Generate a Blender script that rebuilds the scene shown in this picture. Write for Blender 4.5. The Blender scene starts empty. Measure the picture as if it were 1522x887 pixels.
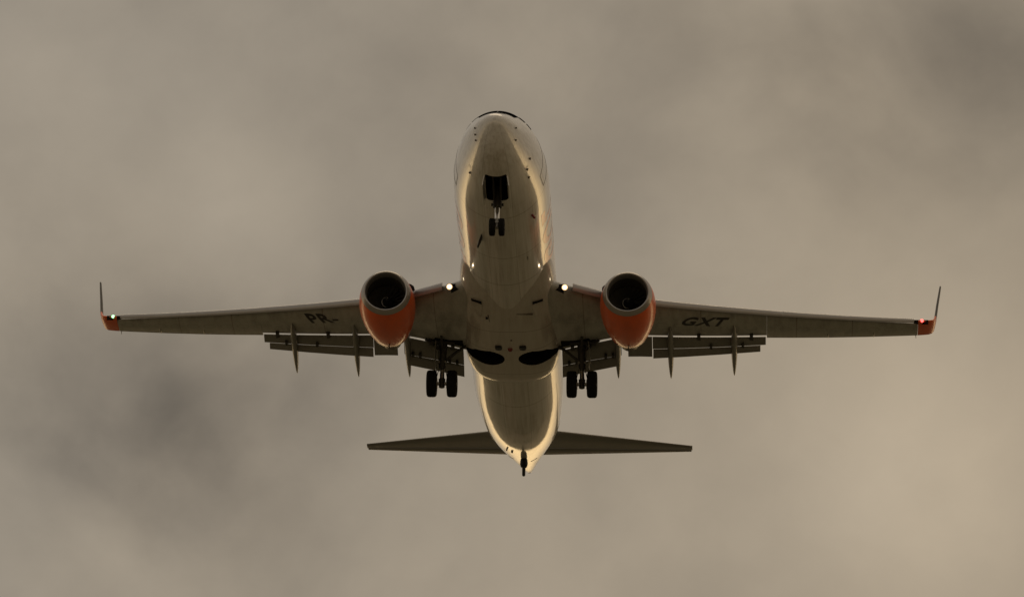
import bpy, bmesh, math
from mathutils import Matrix, Vector, noise

sc = bpy.context.scene
COL = sc.collection
R = math.radians

# ------------------------------------------------------------------ camera
ELEV = R(19.4)                      # how far above the horizon the camera looks
DIST = 257.2                        # metres to the aircraft
CAM_POS = Vector((0, 0, 1.7))
cam_d = bpy.data.cameras.new('camera')
cam_d.sensor_width = 36.0
cam_d.lens = 221.8
cam_d.clip_start = 1.0
cam_d.clip_end = 200000
cam = bpy.data.objects.new('camera', cam_d)
COL.objects.link(cam)
cam.location = CAM_POS
cam.rotation_euler = (math.pi / 2 + ELEV + 0.00066, 0, 0)
sc.camera = cam

# ------------------------------------------------------------------ world: Nishita sky above a lit overcast
SUN_EL, SUN_AZ = R(65.0), R(4.0)     # high, above and behind the aircraft, azimuth from +Y
w = bpy.data.worlds.new('World')
sc.world = w
w.use_nodes = True
nt = w.node_tree
nt.nodes.clear()
N, L = nt.nodes.new, nt.links.new


def val(node, i, v):
    node.inputs[i].default_value = v


def math_node(op, a, b=None, c=None, clamp=False, tree=None):
    t = tree or nt
    n = t.nodes.new('ShaderNodeMath')
    n.operation = op
    n.use_clamp = clamp
    for i, v in enumerate((a, b, c)):
        if v is None:
            continue
        if isinstance(v, (int, float)):
            n.inputs[i].default_value = v
        else:
            t.links.new(v, n.inputs[i])
    return n.outputs[0]


def ramp(fac, stops, tree=None, interp='LINEAR'):
    t = tree or nt
    n = t.nodes.new('ShaderNodeValToRGB')
    n.color_ramp.interpolation = interp
    e = n.color_ramp.elements
    while len(e) < len(stops):
        e.new(0.5)
    for el, (p, c) in zip(e, stops):
        el.position = p
        el.color = (c[0], c[1], c[2], 1) if not isinstance(c, (int, float)) else (c, c, c, 1)
    t.links.new(fac, n.inputs[0])
    return n.outputs[0]


def mix_rgb(mode, fac, a, b, tree=None):
    t = tree or nt
    n = t.nodes.new('ShaderNodeMix')
    n.data_type = 'RGBA'
    n.blend_type = mode
    for sock, v in ((n.inputs[0], fac), (n.inputs[6], a), (n.inputs[7], b)):
        if isinstance(v, (int, float)):
            sock.default_value = v
        elif isinstance(v, tuple):
            sock.default_value = (*v[:3], 1)
        else:
            t.links.new(v, sock)
    return n.outputs[2]


tc = N('ShaderNodeTexCoord')
nrm = N('ShaderNodeVectorMath'); nrm.operation = 'NORMALIZE'
L(tc.outputs['Generated'], nrm.inputs[0])
D = nrm.outputs[0]
sep = N('ShaderNodeSeparateXYZ'); L(D, sep.inputs[0])
elev = sep.outputs[2]

sky = N('ShaderNodeTexSky')
sky.sky_type = 'NISHITA'
sky.sun_disc = False
sky.sun_elevation = SUN_EL
sky.sun_rotation = SUN_AZ
bg_sky = N('ShaderNodeBackground'); val(bg_sky, 1, 0.06)
L(sky.outputs[0], bg_sky.inputs[0])

# cloud deck: broad banks + wisps, seen by direction
mapn = N('ShaderNodeMapping')
mapn.inputs['Scale'].default_value = (1.0, 1.0, 1.1)
mapn.inputs['Rotation'].default_value = (0, R(-24), 0)
L(D, mapn.inputs[0])


def noise_tex(scale, detail, rough, dist, off):
    n = N('ShaderNodeTexNoise')
    n.noise_dimensions = '3D'
    m = N('ShaderNodeVectorMath'); m.operation = 'ADD'
    L(mapn.outputs[0], m.inputs[0]); m.inputs[1].default_value = off
    L(m.outputs[0], n.inputs['Vector'])
    n.inputs['Scale'].default_value = scale
    n.inputs['Detail'].default_value = detail
    n.inputs['Roughness'].default_value = rough
    n.inputs['Distortion'].default_value = dist
    return n.outputs[0]


big = noise_tex(13, 3, 0.45, 0.3, (0.3, 1.7, 0.2))
mid = noise_tex(30, 5, 0.5, 0.2, (3.1, 0.4, 2.2))
fine = noise_tex(110, 4, 0.55, 0.2, (1.1, 2.4, 0.7))


def bank(az, el, r, amp):
    """a soft thicker (amp<0) or thinner (amp>0) patch of the cloud deck, by compass direction"""
    a, e = R(az), R(el)
    n = N('ShaderNodeVectorMath'); n.operation = 'DISTANCE'
    L(D, n.inputs[0])
    n.inputs[1].default_value = (math.sin(a) * math.cos(e), math.cos(a) * math.cos(e), math.sin(e))
    d = math_node('DIVIDE', n.outputs['Value'], math.radians(r))
    # wobble so the patch is ragged
    wob = math_node('MULTIPLY_ADD', mid, 1.5, -0.75)
    d = math_node('ADD', d, wob)
    g = math_node('EXPONENT', math_node('MULTIPLY', math_node('MULTIPLY', d, d), -1.0))
    return math_node('MULTIPLY', g, amp)


BANKS = [(4.2, 21.7, 1.0, -0.27), (3.0, 21.3, 0.7, -0.12), (1.4, 21.35, 1.1, -0.13), (0.3, 21.9, 0.6, -0.05),
         (-4.0, 18.5, 0.95, -0.25), (-2.9, 18.6, 0.85, -0.17), (-3.6, 17.9, 0.7, -0.10), (-1.6, 18.6, 0.5, -0.07), (2.9, 21.9, 0.45, -0.14), (4.6, 21.5, 0.5, -0.10), (2.9, 17.4, 0.8, 0.10), (-2.5, 17.5, 0.8, -0.09),
         (-2.65, 20.25, 0.65, 0.20), (-3.0, 20.9, 0.7, 0.08), (-1.9, 19.9, 0.5, 0.06), (-4.4, 21.2, 0.9, 0.09), (-1.0, 21.4, 0.7, -0.06),
         (4.1, 17.6, 1.2, 0.40), (3.6, 18.9, 0.9, 0.12), (4.6, 19.4, 0.7, 0.08), (0.6, 17.1, 0.8, 0.10), (1.9, 18.2, 0.7, 0.05),
         (2.2, 20.0, 0.8, 0.07), (-0.5, 17.3, 0.6, 0.05)]
dens = math_node('MULTIPLY_ADD', big, 0.62, 0.69)
dens = math_node('ADD', dens, math_node('MULTIPLY_ADD', mid, 0.52, -0.26))
dens = math_node('ADD', dens, math_node('MULTIPLY_ADD', fine, 0.15, -0.075))
# thin bright wisps where the deck tears
tear = noise_tex(24, 5, 0.5, 0.4, (5.7, 0.1, 4.2))
ridge = math_node('ABSOLUTE', math_node('SUBTRACT', tear, 0.5))
dens = math_node('ADD', dens, math_node('MULTIPLY', ramp(ridge, [(0.0, 1.0), (0.14, 0.0)]), 0.035))
for b in BANKS:
    dens = math_node('ADD', dens, bank(*b))
cloud_base = ramp(elev, [(0.0, (0.40, 0.30, 0.17)), (0.12, (0.36, 0.28, 0.18)), (0.26, (0.322, 0.270, 0.200)),
                         (0.34, (0.300, 0.254, 0.191)), (0.7, (0.33, 0.29, 0.235)), (1.0, (0.33, 0.29, 0.24))])
cloud = mix_rgb('MULTIPLY', 1.0, cloud_base, dens)
# warm cast in the brighter, thinner parts
tint = mix_rgb('MIX', ramp(math_node('ADD', math_node('MULTIPLY', big, 0.5), math_node('MULTIPLY', sep.outputs[0], 2.2)), [(0.05, 0.0), (0.5, 1.0)]), (0.985, 1.0, 1.035), (1.035, 1.0, 0.95))
cloud = mix_rgb('MULTIPLY', 1.0, cloud, tint)
# the sunset strip under the cloud edge, low on the horizon towards the sun
glow_dir = N('ShaderNodeVectorMath'); glow_dir.operation = 'DOT_PRODUCT'
L(D, glow_dir.inputs[0])
glow_dir.inputs[1].default_value = (math.sin(SUN_AZ), math.cos(SUN_AZ), 0)
g_az = ramp(glow_dir.outputs['Value'], [(0.0, 0.12), (0.5, 0.3), (0.85, 0.9), (1.0, 1.0)])
g_el = ramp(elev, [(0.0, 1.0), (0.06, 0.85), (0.13, 0.32), (0.20, 0.06), (0.26, 0.0)])
glow = mix_rgb('MULTIPLY', 1.0, g_az, g_el)
glow = mix_rgb('MULTIPLY', 1.0, glow, (1.5, 1.02, 0.47))
tot = mix_rgb('ADD', 1.0, cloud, glow)
bg_cloud = N('ShaderNodeBackground'); val(bg_cloud, 1, 1.0)
L(tot, bg_cloud.inputs[0])
mx = N('ShaderNodeMixShader'); val(mx, 0, 0.965)
L(bg_sky.outputs[0], mx.inputs[1]); L(bg_cloud.outputs[0], mx.inputs[2])
wo = N('ShaderNodeOutputWorld')
L(mx.outputs[0], wo.inputs[0])

# ------------------------------------------------------------------ sun (veiled by the overcast)
sun_d = bpy.data.lights.new('sun', 'SUN')
sun_d.energy = 0.5
sun_d.angle = R(40)
sun_d.color = (1.0, 0.78, 0.52)
sun = bpy.data.objects.new('sun', sun_d)
COL.objects.link(sun)
sdir = Vector((math.sin(SUN_AZ) * math.cos(SUN_EL), math.cos(SUN_AZ) * math.cos(SUN_EL), math.sin(SUN_EL)))
sun.rotation_euler = sdir.to_track_quat('Z', 'Y').to_euler()

sc.view_settings.view_transform = 'Standard'
sc.view_settings.look = 'None'
sc.view_settings.exposure = 0
sc.view_settings.gamma = 1
sc.view_settings.use_curve_mapping = False
sc.render.engine = 'CYCLES'
sc.cycles.max_bounces = 8
sc.cycles.use_denoising = True


# ------------------------------------------------------------------ materials
def principled(name, color, rough=0.5, metal=0.0, coat=0.0, coat_rough=0.05, coat_ior=1.5, spec=0.5):
    m = bpy.data.materials.new(name)
    m.use_nodes = True
    b = m.node_tree.nodes['Principled BSDF']
    b.inputs['Base Color'].default_value = (*color, 1)
    b.inputs['Roughness'].default_value = rough
    b.inputs['Metallic'].default_value = metal
    b.inputs['Coat Weight'].default_value = coat
    b.inputs['Coat Roughness'].default_value = coat_rough
    b.inputs['Coat IOR'].default_value = coat_ior
    b.inputs['Specular IOR Level'].default_value = spec
    return m, m.node_tree, b


def paint(name, color, rough=0.3, metal=0.0, coat=1.0, coat_rough=0.04, coat_ior=1.5, grime=0.25,
          grime_col=(0.30, 0.25, 0.19), stretch=(2.2, 0.16, 2.2), lines=(), line_axis=1, line_w=0.022, spec=0.5, laps=(), hatches=False, quilt=0.0):
    """airframe paint: streaks blown aft, blotches, gloss that varies, hairline panel joints"""
    m, t, b = principled(name, color, rough, metal, coat, coat_rough, coat_ior, spec)
    tcn = t.nodes.new('ShaderNodeTexCoord')
    mp = t.nodes.new('ShaderNodeMapping')
    mp.inputs['Scale'].default_value = stretch
    t.links.new(tcn.outputs['Object'], mp.inputs[0])
    n1 = t.nodes.new('ShaderNodeTexNoise')
    n1.inputs['Scale'].default_value = 2.6
    n1.inputs['Detail'].default_value = 6
    n1.inputs['Roughness'].default_value = 0.6
    t.links.new(mp.outputs[0], n1.inputs['Vector'])
    n2 = t.nodes.new('ShaderNodeTexNoise')
    n2.inputs['Scale'].default_value = 0.8
    n2.inputs['Detail'].default_value = 5
    t.links.new(tcn.outputs['Object'], n2.inputs['Vector'])
    f = math_node('MULTIPLY', ramp(n1.outputs[0], [(0.38, 0.0), (0.72, 1.0)], t),
                  ramp(n2.outputs[0], [(0.3, 0.25), (0.7, 1.0)], t), tree=t)
    f = math_node('MULTIPLY', f, grime, tree=t)
    c = mix_rgb('MIX', f, tuple(color), grime_col, t)
    if lines:
        sp = t.nodes.new('ShaderNodeSeparateXYZ')
        t.links.new(tcn.outputs['Object'], sp.inputs[0])
        acc = None
        for s in lines:
            cmp_ = math_node('COMPARE', sp.outputs[line_axis], s, line_w, tree=t)
            acc = cmp_ if acc is None else math_node('MAXIMUM', acc, cmp_, tree=t)
        c = mix_rgb('MIX', math_node('MULTIPLY', acc, 0.55, tree=t), c, (0.10, 0.06, 0.045), t)
        if laps:      # lengthwise lap joints, by angle round the tube
            ang = math_node('ARCTAN2', sp.outputs[0], math_node('MULTIPLY', sp.outputs[2], -1.0, tree=t), tree=t)
            ang = math_node('ABSOLUTE', ang, tree=t)
            acc = None
            for a_ in laps:
                cmp_ = math_node('COMPARE', ang, R(a_), 0.007, tree=t)
                acc = cmp_ if acc is None else math_node('MAXIMUM', acc, cmp_, tree=t)
            # faint frame joints every 2.4 m
            fr = math_node('ABSOLUTE', math_node('SUBTRACT', math_node('FRACT', math_node('MULTIPLY', sp.outputs[1], 1 / 2.4, tree=t), tree=t), 0.5, tree=t), tree=t)
            fr = math_node('MULTIPLY', math_node('LESS_THAN', fr, 0.005, tree=t), 0.7, tree=t)
            acc = math_node('MULTIPLY', math_node('MAXIMUM', acc, fr, tree=t), 0.30, tree=t)
            c = mix_rgb('MIX', acc, c, (0.12, 0.10, 0.08), t)
        if hatches:   # oval tank panels along the wing box
            ax = math_node('ABSOLUTE', sp.outputs[0], tree=t)
            u = math_node('DIVIDE', math_node('SUBTRACT', math_node('FRACT', math_node('MULTIPLY', ax, 1 / 0.72, tree=t), tree=t), 0.5, tree=t), 0.36, tree=t)
            v = math_node('DIVIDE', math_node('SUBTRACT', sp.outputs[1], math_node('MULTIPLY_ADD', ax, 0.46, -2.85, tree=t), tree=t), 0.20, tree=t)
            rr_ = math_node('ADD', math_node('MULTIPLY', u, u, tree=t), math_node('MULTIPLY', v, v, tree=t), tree=t)
            ring = math_node('MULTIPLY', math_node('COMPARE', rr_, 0.95, 0.22, tree=t), 0.22, tree=t)
            c = mix_rgb('MIX', ring, c, (0.08, 0.075, 0.06), t)
    t.links.new(c, b.inputs['Base Color'])
    cr = math_node('MULTIPLY_ADD', n1.outputs[0], 0.10, coat_rough - 0.03, clamp=True, tree=t)
    t.links.new(cr, b.inputs['Coat Roughness'])
    bump = t.nodes.new('ShaderNodeBump')
    bump.inputs['Strength'].default_value = 0.06
    bump.inputs['Distance'].default_value = 0.05
    hgt = n2.outputs[0]
    if quilt:
        m3 = t.nodes.new('ShaderNodeMapping')
        m3.inputs['Scale'].default_value = (0.9, 1.6, 0.9)
        t.links.new(tcn.outputs['Object'], m3.inputs[0])
        n3 = t.nodes.new('ShaderNodeTexNoise')
        n3.inputs['Scale'].default_value = 1.3
        n3.inputs['Detail'].default_value = 2
        t.links.new(m3.outputs[0], n3.inputs['Vector'])
        hgt = math_node('MULTIPLY_ADD', n3.outputs[0], quilt, hgt, tree=t)
        hgt = math_node('MULTIPLY_ADD', n1.outputs[0], 0.12, hgt, tree=t)
    t.links.new(hgt, bump.inputs['Height'])
    t.links.new(bump.outputs[0], b.inputs['Normal'])
    t.links.new(bump.outputs[0], b.inputs['Coat Normal'])
    return m


def simple(name, color, rough=0.5, metal=0.0, var=0.3, scale=6.0, spec=0.5):
    m, t, b = principled(name, color, rough, metal, spec=spec)
    tcn = t.nodes.new('ShaderNodeTexCoord')
    n1 = t.nodes.new('ShaderNodeTexNoise')
    n1.inputs['Scale'].default_value = scale
    n1.inputs['Detail'].default_value = 5
    t.links.new(tcn.outputs['Object'], n1.inputs['Vector'])
    c = mix_rgb('MIX', math_node('MULTIPLY', n1.outputs[0], var, tree=t), tuple(color), tuple(k * 0.45 for k in color), t)
    t.links.new(c, b.inputs['Base Color'])
    t.links.new(math_node('MULTIPLY_ADD', n1.outputs[0], 0.2, rough - 0.1, clamp=True, tree=t), b.inputs['Roughness'])
    return m


def emitter(name, color, strength):
    m, t, b = principled(name, color, 0.2)
    b.inputs['Emission Color'].default_value = (*color, 1)
    b.inputs['Emission Strength'].default_value = strength
    return m


S0 = 18.0       # station of the model origin: local y = s - S0
M_FUS = paint('white_fuselage_paint', (0.70, 0.68, 0.64), rough=0.35, coat=1.0, coat_rough=0.05, coat_ior=1.75, grime=0.75, stretch=(3.2, 0.10, 3.2), laps=(16, 41, 66, 92), quilt=0.5,
              lines=[5.7 - S0, 9.4 - S0, 11.9 - S0, 24.1 - S0, 34.4 - S0])
M_FAIR = paint('grey_fairing_paint', (0.56, 0.53, 0.48), rough=0.4, coat=0.8, coat_rough=0.08, grime=0.5,
               lines=[16.2 - S0, 18.0 - S0, 20.4 - S0], coat_ior=1.55)
M_WING = paint('grey_wing_paint', (0.41, 0.41, 0.375), rough=0.42, coat=0.45, coat_rough=0.12, grime=0.65,
               grime_col=(0.10, 0.094, 0.078), stretch=(1.6, 0.35, 1.0),
               lines=[3.0, 5.3, 7.7, 11.6, 13.9, -3.0, -5.3, -7.7, -11.6, -13.9], line_axis=0, line_w=0.018, hatches=True)
M_FLAP = paint('grey_flap_paint', (0.20, 0.197, 0.175), rough=0.4, coat=0.4, coat_rough=0.12, grime=0.5,
               grime_col=(0.10, 0.09, 0.07))
M_SLAT = paint('light_grey_slat_paint', (0.36, 0.35, 0.345), rough=0.32, metal=0.25, coat=0.6, coat_rough=0.1, grime=0.3)
M_ORANGE = paint('orange_paint', (0.84, 0.122, 0.010), rough=0.45, coat=0.4, coat_rough=0.1, grime=0.35, grime_col=(0.34, 0.05, 0.012),
                 coat_ior=1.5, stretch=(1.5, 0.5, 1.5))
M_LIP = paint('polished_inlet_metal', (0.40, 0.385, 0.37), rough=0.35, metal=0.7, coat=0.0, grime=0.25)
M_TAIL = paint('grey_tailplane_paint', (0.18, 0.176, 0.16), rough=0.42, coat=0.4, coat_rough=0.12, grime=0.5,
               grime_col=(0.12, 0.105, 0.08), stretch=(0.3, 1.6, 1.0))
M_WHITE = paint('white_gloss_paint', (0.74, 0.72, 0.68), rough=0.3, coat=1.0, coat_rough=0.04, grime=0.2)
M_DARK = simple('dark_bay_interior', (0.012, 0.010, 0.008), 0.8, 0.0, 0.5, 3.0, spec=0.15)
M_DUCT = simple('dark_inlet_lining', (0.075, 0.068, 0.058), 0.6, 0.0, 0.4, 4.0, spec=0.2)
M_BLADE = simple('titanium_fan_blade', (0.24, 0.225, 0.20), 0.4, 0.8, 0.3, 6.0)
M_RUBBER = simple('tyre_rubber', (0.010, 0.0095, 0.009), 0.85, 0.0, 0.4, 9.0, spec=0.2)
M_STEEL = simple('gear_steel', (0.34, 0.33, 0.31), 0.32, 0.6, 0.3, 12.0)
M_GEARP = simple('dark_gear_paint', (0.055, 0.05, 0.042), 0.5, 0.2, 0.5, 10.0)
M_CHROME = simple('chromed_piston', (0.75, 0.73, 0.70), 0.12, 1.0, 0.1, 12.0)
M_HUB = simple('wheel_hub_alloy', (0.55, 0.53, 0.50), 0.28, 0.7, 0.3, 12.0)
M_EXH = simple('burnt_exhaust_metal', (0.16, 0.135, 0.11), 0.4, 0.9, 0.5, 5.0)
M_BLACK = simple('black_paint', (0.012, 0.012, 0.012), 0.45, 0.0, 0.2, 8.0, spec=0.3)
M_LETTER = simple('black_registration_paint', (0.035, 0.033, 0.03), 0.5, 0.0, 0.4, 2.5, spec=0.25)
M_LORANGE = paint('orange_lettering_paint', (0.85, 0.22, 0.05), rough=0.35, coat=1.0, coat_rough=0.035, coat_ior=1.75, grime=0.2)
M_GLASS = simple('cockpit_glass', (0.006, 0.006, 0.007), 0.5, 0.0, 0.1, 2.0, spec=0.0)
M_LAMP = emitter('lit_landing_lamp', (1.0, 0.84, 0.56), 14.0)
M_GLOW_RING = emitter('lamp_glow_ring', (1.0, 0.66, 0.34), 1.6)  # weaker warm emission standing in for the soft glow round the lamp
M_GREEN = emitter('green_navigation_lamp', (0.35, 1.0, 0.42), 2.6)
M_RED = emitter('red_navigation_lamp', (1.0, 0.07, 0.06), 5.0)
M_REDGLASS = simple('red_beacon_glass', (0.20, 0.02, 0.015), 0.2, 0.0, 0.1, 8.0)


# ------------------------------------------------------------------ mesh helpers
def V(x, s, z):
    return Vector((x, s - S0, z))


def interp(pts, x):
    """monotone cubic through (x, y) points"""
    n = len(pts)
    if x <= pts[0][0]:
        return pts[0][1]
    if x >= pts[-1][0]:
        return pts[-1][1]
    d = [(pts[i + 1][1] - pts[i][1]) / (pts[i + 1][0] - pts[i][0]) for i in range(n - 1)]
    m = [d[0]] + [0 if d[i - 1] * d[i] <= 0 else 2 * d[i - 1] * d[i] / (d[i - 1] + d[i]) for i in range(1, n - 1)] + [d[-1]]
    for i in range(n - 1):
        if x <= pts[i + 1][0]:
            h = pts[i + 1][0] - pts[i][0]
            t = (x - pts[i][0]) / h
            return ((2 * t ** 3 - 3 * t * t + 1) * pts[i][1] + (t ** 3 - 2 * t * t + t) * h * m[i]
                    + (-2 * t ** 3 + 3 * t * t) * pts[i + 1][1] + (t ** 3 - t * t) * h * m[i + 1])


def lin(pts, x):
    if x <= pts[0][0]:
        (a, fa), (b, fb) = pts[0], pts[1]
        return fa + (fb - fa) * (x - a) / (b - a)
    for (a, fa), (b, fb) in zip(pts, pts[1:]):
        if x <= b:
            return fa + (fb - fa) * (x - a) / (b - a)
    (a, fa), (b, fb) = pts[-2], pts[-1]
    return fa + (fb - fa) * (x - a) / (b - a)


def loft(bm, rings, cap=True, mat=0, closed=True):
    vs = [[bm.verts.new(p) for p in r] for r in rings]
    n = len(rings[0])
    for a, b in zip(vs, vs[1:]):
        for i in range(n if closed else n - 1):
            j = (i + 1) % n
            f = bm.faces.new((a[i], a[j], b[j], b[i]))
            f.material_index = mat
    if cap and closed:
        for r in (vs[0], vs[-1]):
            f = bm.faces.new(r)
            f.material_index = mat
    return vs


def tube(bm, a, b, r0, r1=None, n=16, mat=0):
    a, b = Vector(a), Vector(b)
    r1 = r0 if r1 is None else r1
    q = (b - a).to_track_quat('Z', 'Y').to_matrix()
    rings = []
    for p, r in ((a, r0), (b, r1)):
        rings.append([p + q @ Vector((r * math.cos(2 * math.pi * i / n), r * math.sin(2 * math.pi * i / n), 0)) for i in range(n)])
    loft(bm, rings, True, mat)


def lathe(bm, prof, origin, axis=Vector((0, 1, 0)), n=48, mat=0, mats=None, squash=None, closed_prof=False):
    """profile of (along, radius) turned about an axis through origin"""
    q = axis.to_track_quat('Z', 'X').to_matrix()
    rows = []
    for a, r in prof:
        if r < 1e-5:
            rows.append([bm.verts.new(Vector(origin) + q @ Vector((0, 0, a)))])
            continue
        row = []
        for i in range(n):
            t = 2 * math.pi * i / n
            p = q @ Vector((r * math.cos(t), r * math.sin(t), a))
            if squash:
                p = squash(p)
            row.append(bm.verts.new(Vector(origin) + p))
        rows.append(row)
    pairs = list(zip(rows, rows[1:]))
    if closed_prof:
        pairs.append((rows[-1], rows[0]))
    for k, (A, B) in enumerate(pairs):
        mi = mats[k] if mats else mat
        for i in range(n):
            j = (i + 1) % n
            if len(A) == 1 and len(B) == 1:
                continue
            if len(A) == 1:
                f = bm.faces.new((A[0], B[j], B[i]))
            elif len(B) == 1:
                f = bm.faces.new((A[i], A[j], B[0]))
            else:
                f = bm.faces.new((A[i], A[j], B[j], B[i]))
            f.material_index = mi


def box(bm, lo, hi, mat=0, mtx=None):
    (x0, y0, z0), (x1, y1, z1) = lo, hi
    ps = [Vector(p) for p in ((x0, y0, z0), (x1, y0, z0), (x1, y1, z0), (x0, y1, z0), (x0, y0, z1), (x1, y0, z1), (x1, y1, z1), (x0, y1, z1))]
    if mtx:
        ps = [mtx @ p for p in ps]
    v = [bm.verts.new(p) for p in ps]
    for f in ((0, 3, 2, 1), (4, 5, 6, 7), (0, 1, 5, 4), (1, 2, 6, 5), (2, 3, 7, 6), (3, 0, 4, 7)):
        bm.faces.new([v[i] for i in f]).material_index = mat


def obj(name, bm, mats, parent=None, smooth=38, recalc=True):
    if recalc:
        bmesh.ops.recalc_face_normals(bm, faces=bm.faces)
    me = bpy.data.meshes.new(name)
    bm.to_mesh(me)
    bm.free()
    for m in (mats if isinstance(mats, (list, tuple)) else [mats]):
        me.materials.append(m)
    if smooth:
        me.polygons.foreach_set('use_smooth', [True] * len(me.polygons))
        me.set_sharp_from_angle(angle=R(smooth))
    o = bpy.data.objects.new(name, me)
    COL.objects.link(o)
    if parent:
        o.parent = parent
    return o


def cut(target, cutters):
    """boolean the closed cutter meshes out of target and keep the result as its mesh"""
    for c in cutters:
        md = target.modifiers.new('cut', 'BOOLEAN')
        md.operation = 'DIFFERENCE'
        md.solver = 'EXACT'
        md.object = c
        md.material_mode = 'TRANSFER'
    bpy.context.view_layer.update()
    dg = bpy.context.evaluated_depsgraph_get()
    me = bpy.data.meshes.new_from_object(target.evaluated_get(dg))
    target.modifiers.clear()
    target.data = me
    me.polygons.foreach_set('use_smooth', [True] * len(me.polygons))
    me.set_sharp_from_angle(angle=R(30))


# ------------------------------------------------------------------ ground
g = bmesh.new()
GR = 60000
n = 24
vs = [[g.verts.new((-GR + 2 * GR * i / n, -GR + 2 * GR * j / n, 0)) for i in range(n + 1)] for j in range(n + 1)]
for j in range(n):
    for i in range(n):
        g.faces.new((vs[j][i], vs[j][i + 1], vs[j + 1][i + 1], vs[j + 1][i]))
mg, t, b = principled('dry_grass_and_fields', (0.16, 0.14, 0.1), 0.95, spec=0.1)
tcn = t.nodes.new('ShaderNodeTexCoord')
vor = t.nodes.new('ShaderNodeTexVoronoi'); vor.inputs['Scale'].default_value = 0.006
t.links.new(tcn.outputs['Object'], vor.inputs['Vector'])
ng = t.nodes.new('ShaderNodeTexNoise'); ng.inputs['Scale'].default_value = 0.05; ng.inputs['Detail'].default_value = 8
t.links.new(tcn.outputs['Object'], ng.inputs['Vector'])
c1 = ramp(vor.outputs['Color'], [(0.2, (0.10, 0.10, 0.062)), (0.5, (0.17, 0.145, 0.10)), (0.8, (0.24, 0.195, 0.14))], t)
c2 = mix_rgb('MULTIPLY', 1.0, c1, ramp(ng.outputs[0], [(0.3, 0.6), (0.7, 1.3)], t), t)
t.links.new(c2, b.inputs['Base Color'])
ground = obj('ground', g, mg, smooth=0)
ground['kind'] = 'structure'

# ------------------------------------------------------------------ the aircraft
plane = bpy.data.objects.new('airliner', None)
COL.objects.link(plane)
plane['label'] = 'white twin-engine passenger jet with orange engines, wheels down, flying against brown clouds'
plane['category'] = 'airplane'
yaw, pitch, roll = R(-2.10), R(-24.38), R(1.27)
att = Matrix.Rotation(pitch, 3, 'X') @ Matrix.Rotation(yaw, 3, 'Z') @ Matrix.Rotation(roll, 3, 'Y')
att = Matrix.Rotation(ELEV, 3, 'X') @ att
ctr = CAM_POS + DIST * Vector((0, math.cos(ELEV), math.sin(ELEV)))
plane.matrix_world = Matrix.Translation(ctr) @ att.to_4x4()

# ---- fuselage surface
FW = [(0, .03), (.05, .186), (.15, .331), (.5, .589), (1.1, .873), (2.0, 1.163), (3.2, 1.451), (4.8, 1.725), (6.5, 1.88),
      (25.5, 1.88), (27.5, 1.79), (29, 1.70), (30.5, 1.575), (32, 1.375), (33.5, 1.06), (35, .745), (36.3, .475), (37.3, .30), (38.0, .165)]
FT = [(0, -.42), (.05, -.29), (.15, -.18), (.4, -.03), (.8, .17), (1.3, .41), (1.8, .64), (2.4, 1.05), (3, 1.38), (3.5, 1.57), (4.2, 1.76), (5.2, 1.93), (6.5, 2.0),
      (30.5, 2.0), (33.5, 1.96), (35, 1.87), (36.3, 1.73), (37.3, 1.48), (38.0, 1.22)]
FB = [(0, -.48), (.05, -.669), (.15, -.844), (.5, -1.318), (1.1, -1.74), (2.0, -1.977), (3.2, -2.027), (4.8, -2.02), (6.5, -2.0),
      (26, -2.0), (27.5, -1.885), (29, -1.66), (30.5, -1.30), (32, -.895), (33.5, -.49), (35, -.072), (36.3, .30), (37.3, .61), (38.0, .917)]
FC = [(0, -.45), (.15, -.445), (.5, -.432), (1.1, -.402), (2.0, -.332), (3.2, -.202), (4.8, -.06), (6.5, 0),
      (26, 0), (27.5, .0), (29, .075), (30.5, .22), (32, .415), (33.5, .64), (35, .857), (36.3, 1.005), (37.3, 1.06), (38.0, 1.052)]


def smooth_table(pts, ds=0.05):
    """resample a station table densely and fair it, leaving the blunt tip alone"""
    m_ = int(38.0 / ds)
    xs = [i * ds for i in range(m_ + 1)]
    ys = [interp(pts, x) for x in xs]
    for _ in range(2):
        out = []
        for i, x in enumerate(xs):
            k = int(min(14, max(0, (x - 0.3) / 0.09), max(0, (37.9 - x) / ds)))
            seg = ys[max(0, i - k):i + k + 1]
            out.append(sum(seg) / len(seg))
        ys = out
    return ys


_TAB = {id(t_): smooth_table(t_) for t_ in (FW, FT, FB, FC)}


def tab(t_, s):
    if s < 0.4:
        return interp(t_, s)
    ys = _TAB[id(t_)]
    u = min(max(s, 0), 38.0) / 0.05
    i = min(int(u), len(ys) - 2)
    return ys[i] + (ys[i + 1] - ys[i]) * (u - i)


def fus(s, th, off=0.0):
    """point of the skin at station s, angle th (degrees) from the crown, + to the port side"""
    def raw(s, a):
        w_, t_, b_, c_ = tab(FW, s), tab(FT, s), tab(FB, s), tab(FC, s)
        h = (t_ - c_) if math.cos(a) > 0 else (c_ - b_)
        return V(w_ * math.sin(a), s, c_ + h * math.cos(a))
    a = R(th)
    p = raw(s, a)
    if off:
        e = 0.01
        nrm_ = (raw(s + e, a) - raw(s - e, a)).cross(raw(s, a + e) - raw(s, a - e))
        if nrm_.length > 0:
            nrm_.normalize()
            if nrm_.dot(p - V(0, s, tab(FC, s))) < 0:
                nrm_ = -nrm_
            p = p + nrm_ * off
    return p


def fus_th_for(s, x=None, z=None):
    """angle whose skin point has this x on the belly, or this z on the port side"""
    if x is not None:
        return 180 - math.degrees(math.asin(max(-1, min(1, x / tab(FW, s)))))
    c_ = tab(FC, s)
    h = (tab(FT, s) - c_) if z > c_ else (c_ - tab(FB, s))
    return math.degrees(math.acos(max(-1, min(1, (z - c_) / h))))


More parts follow.
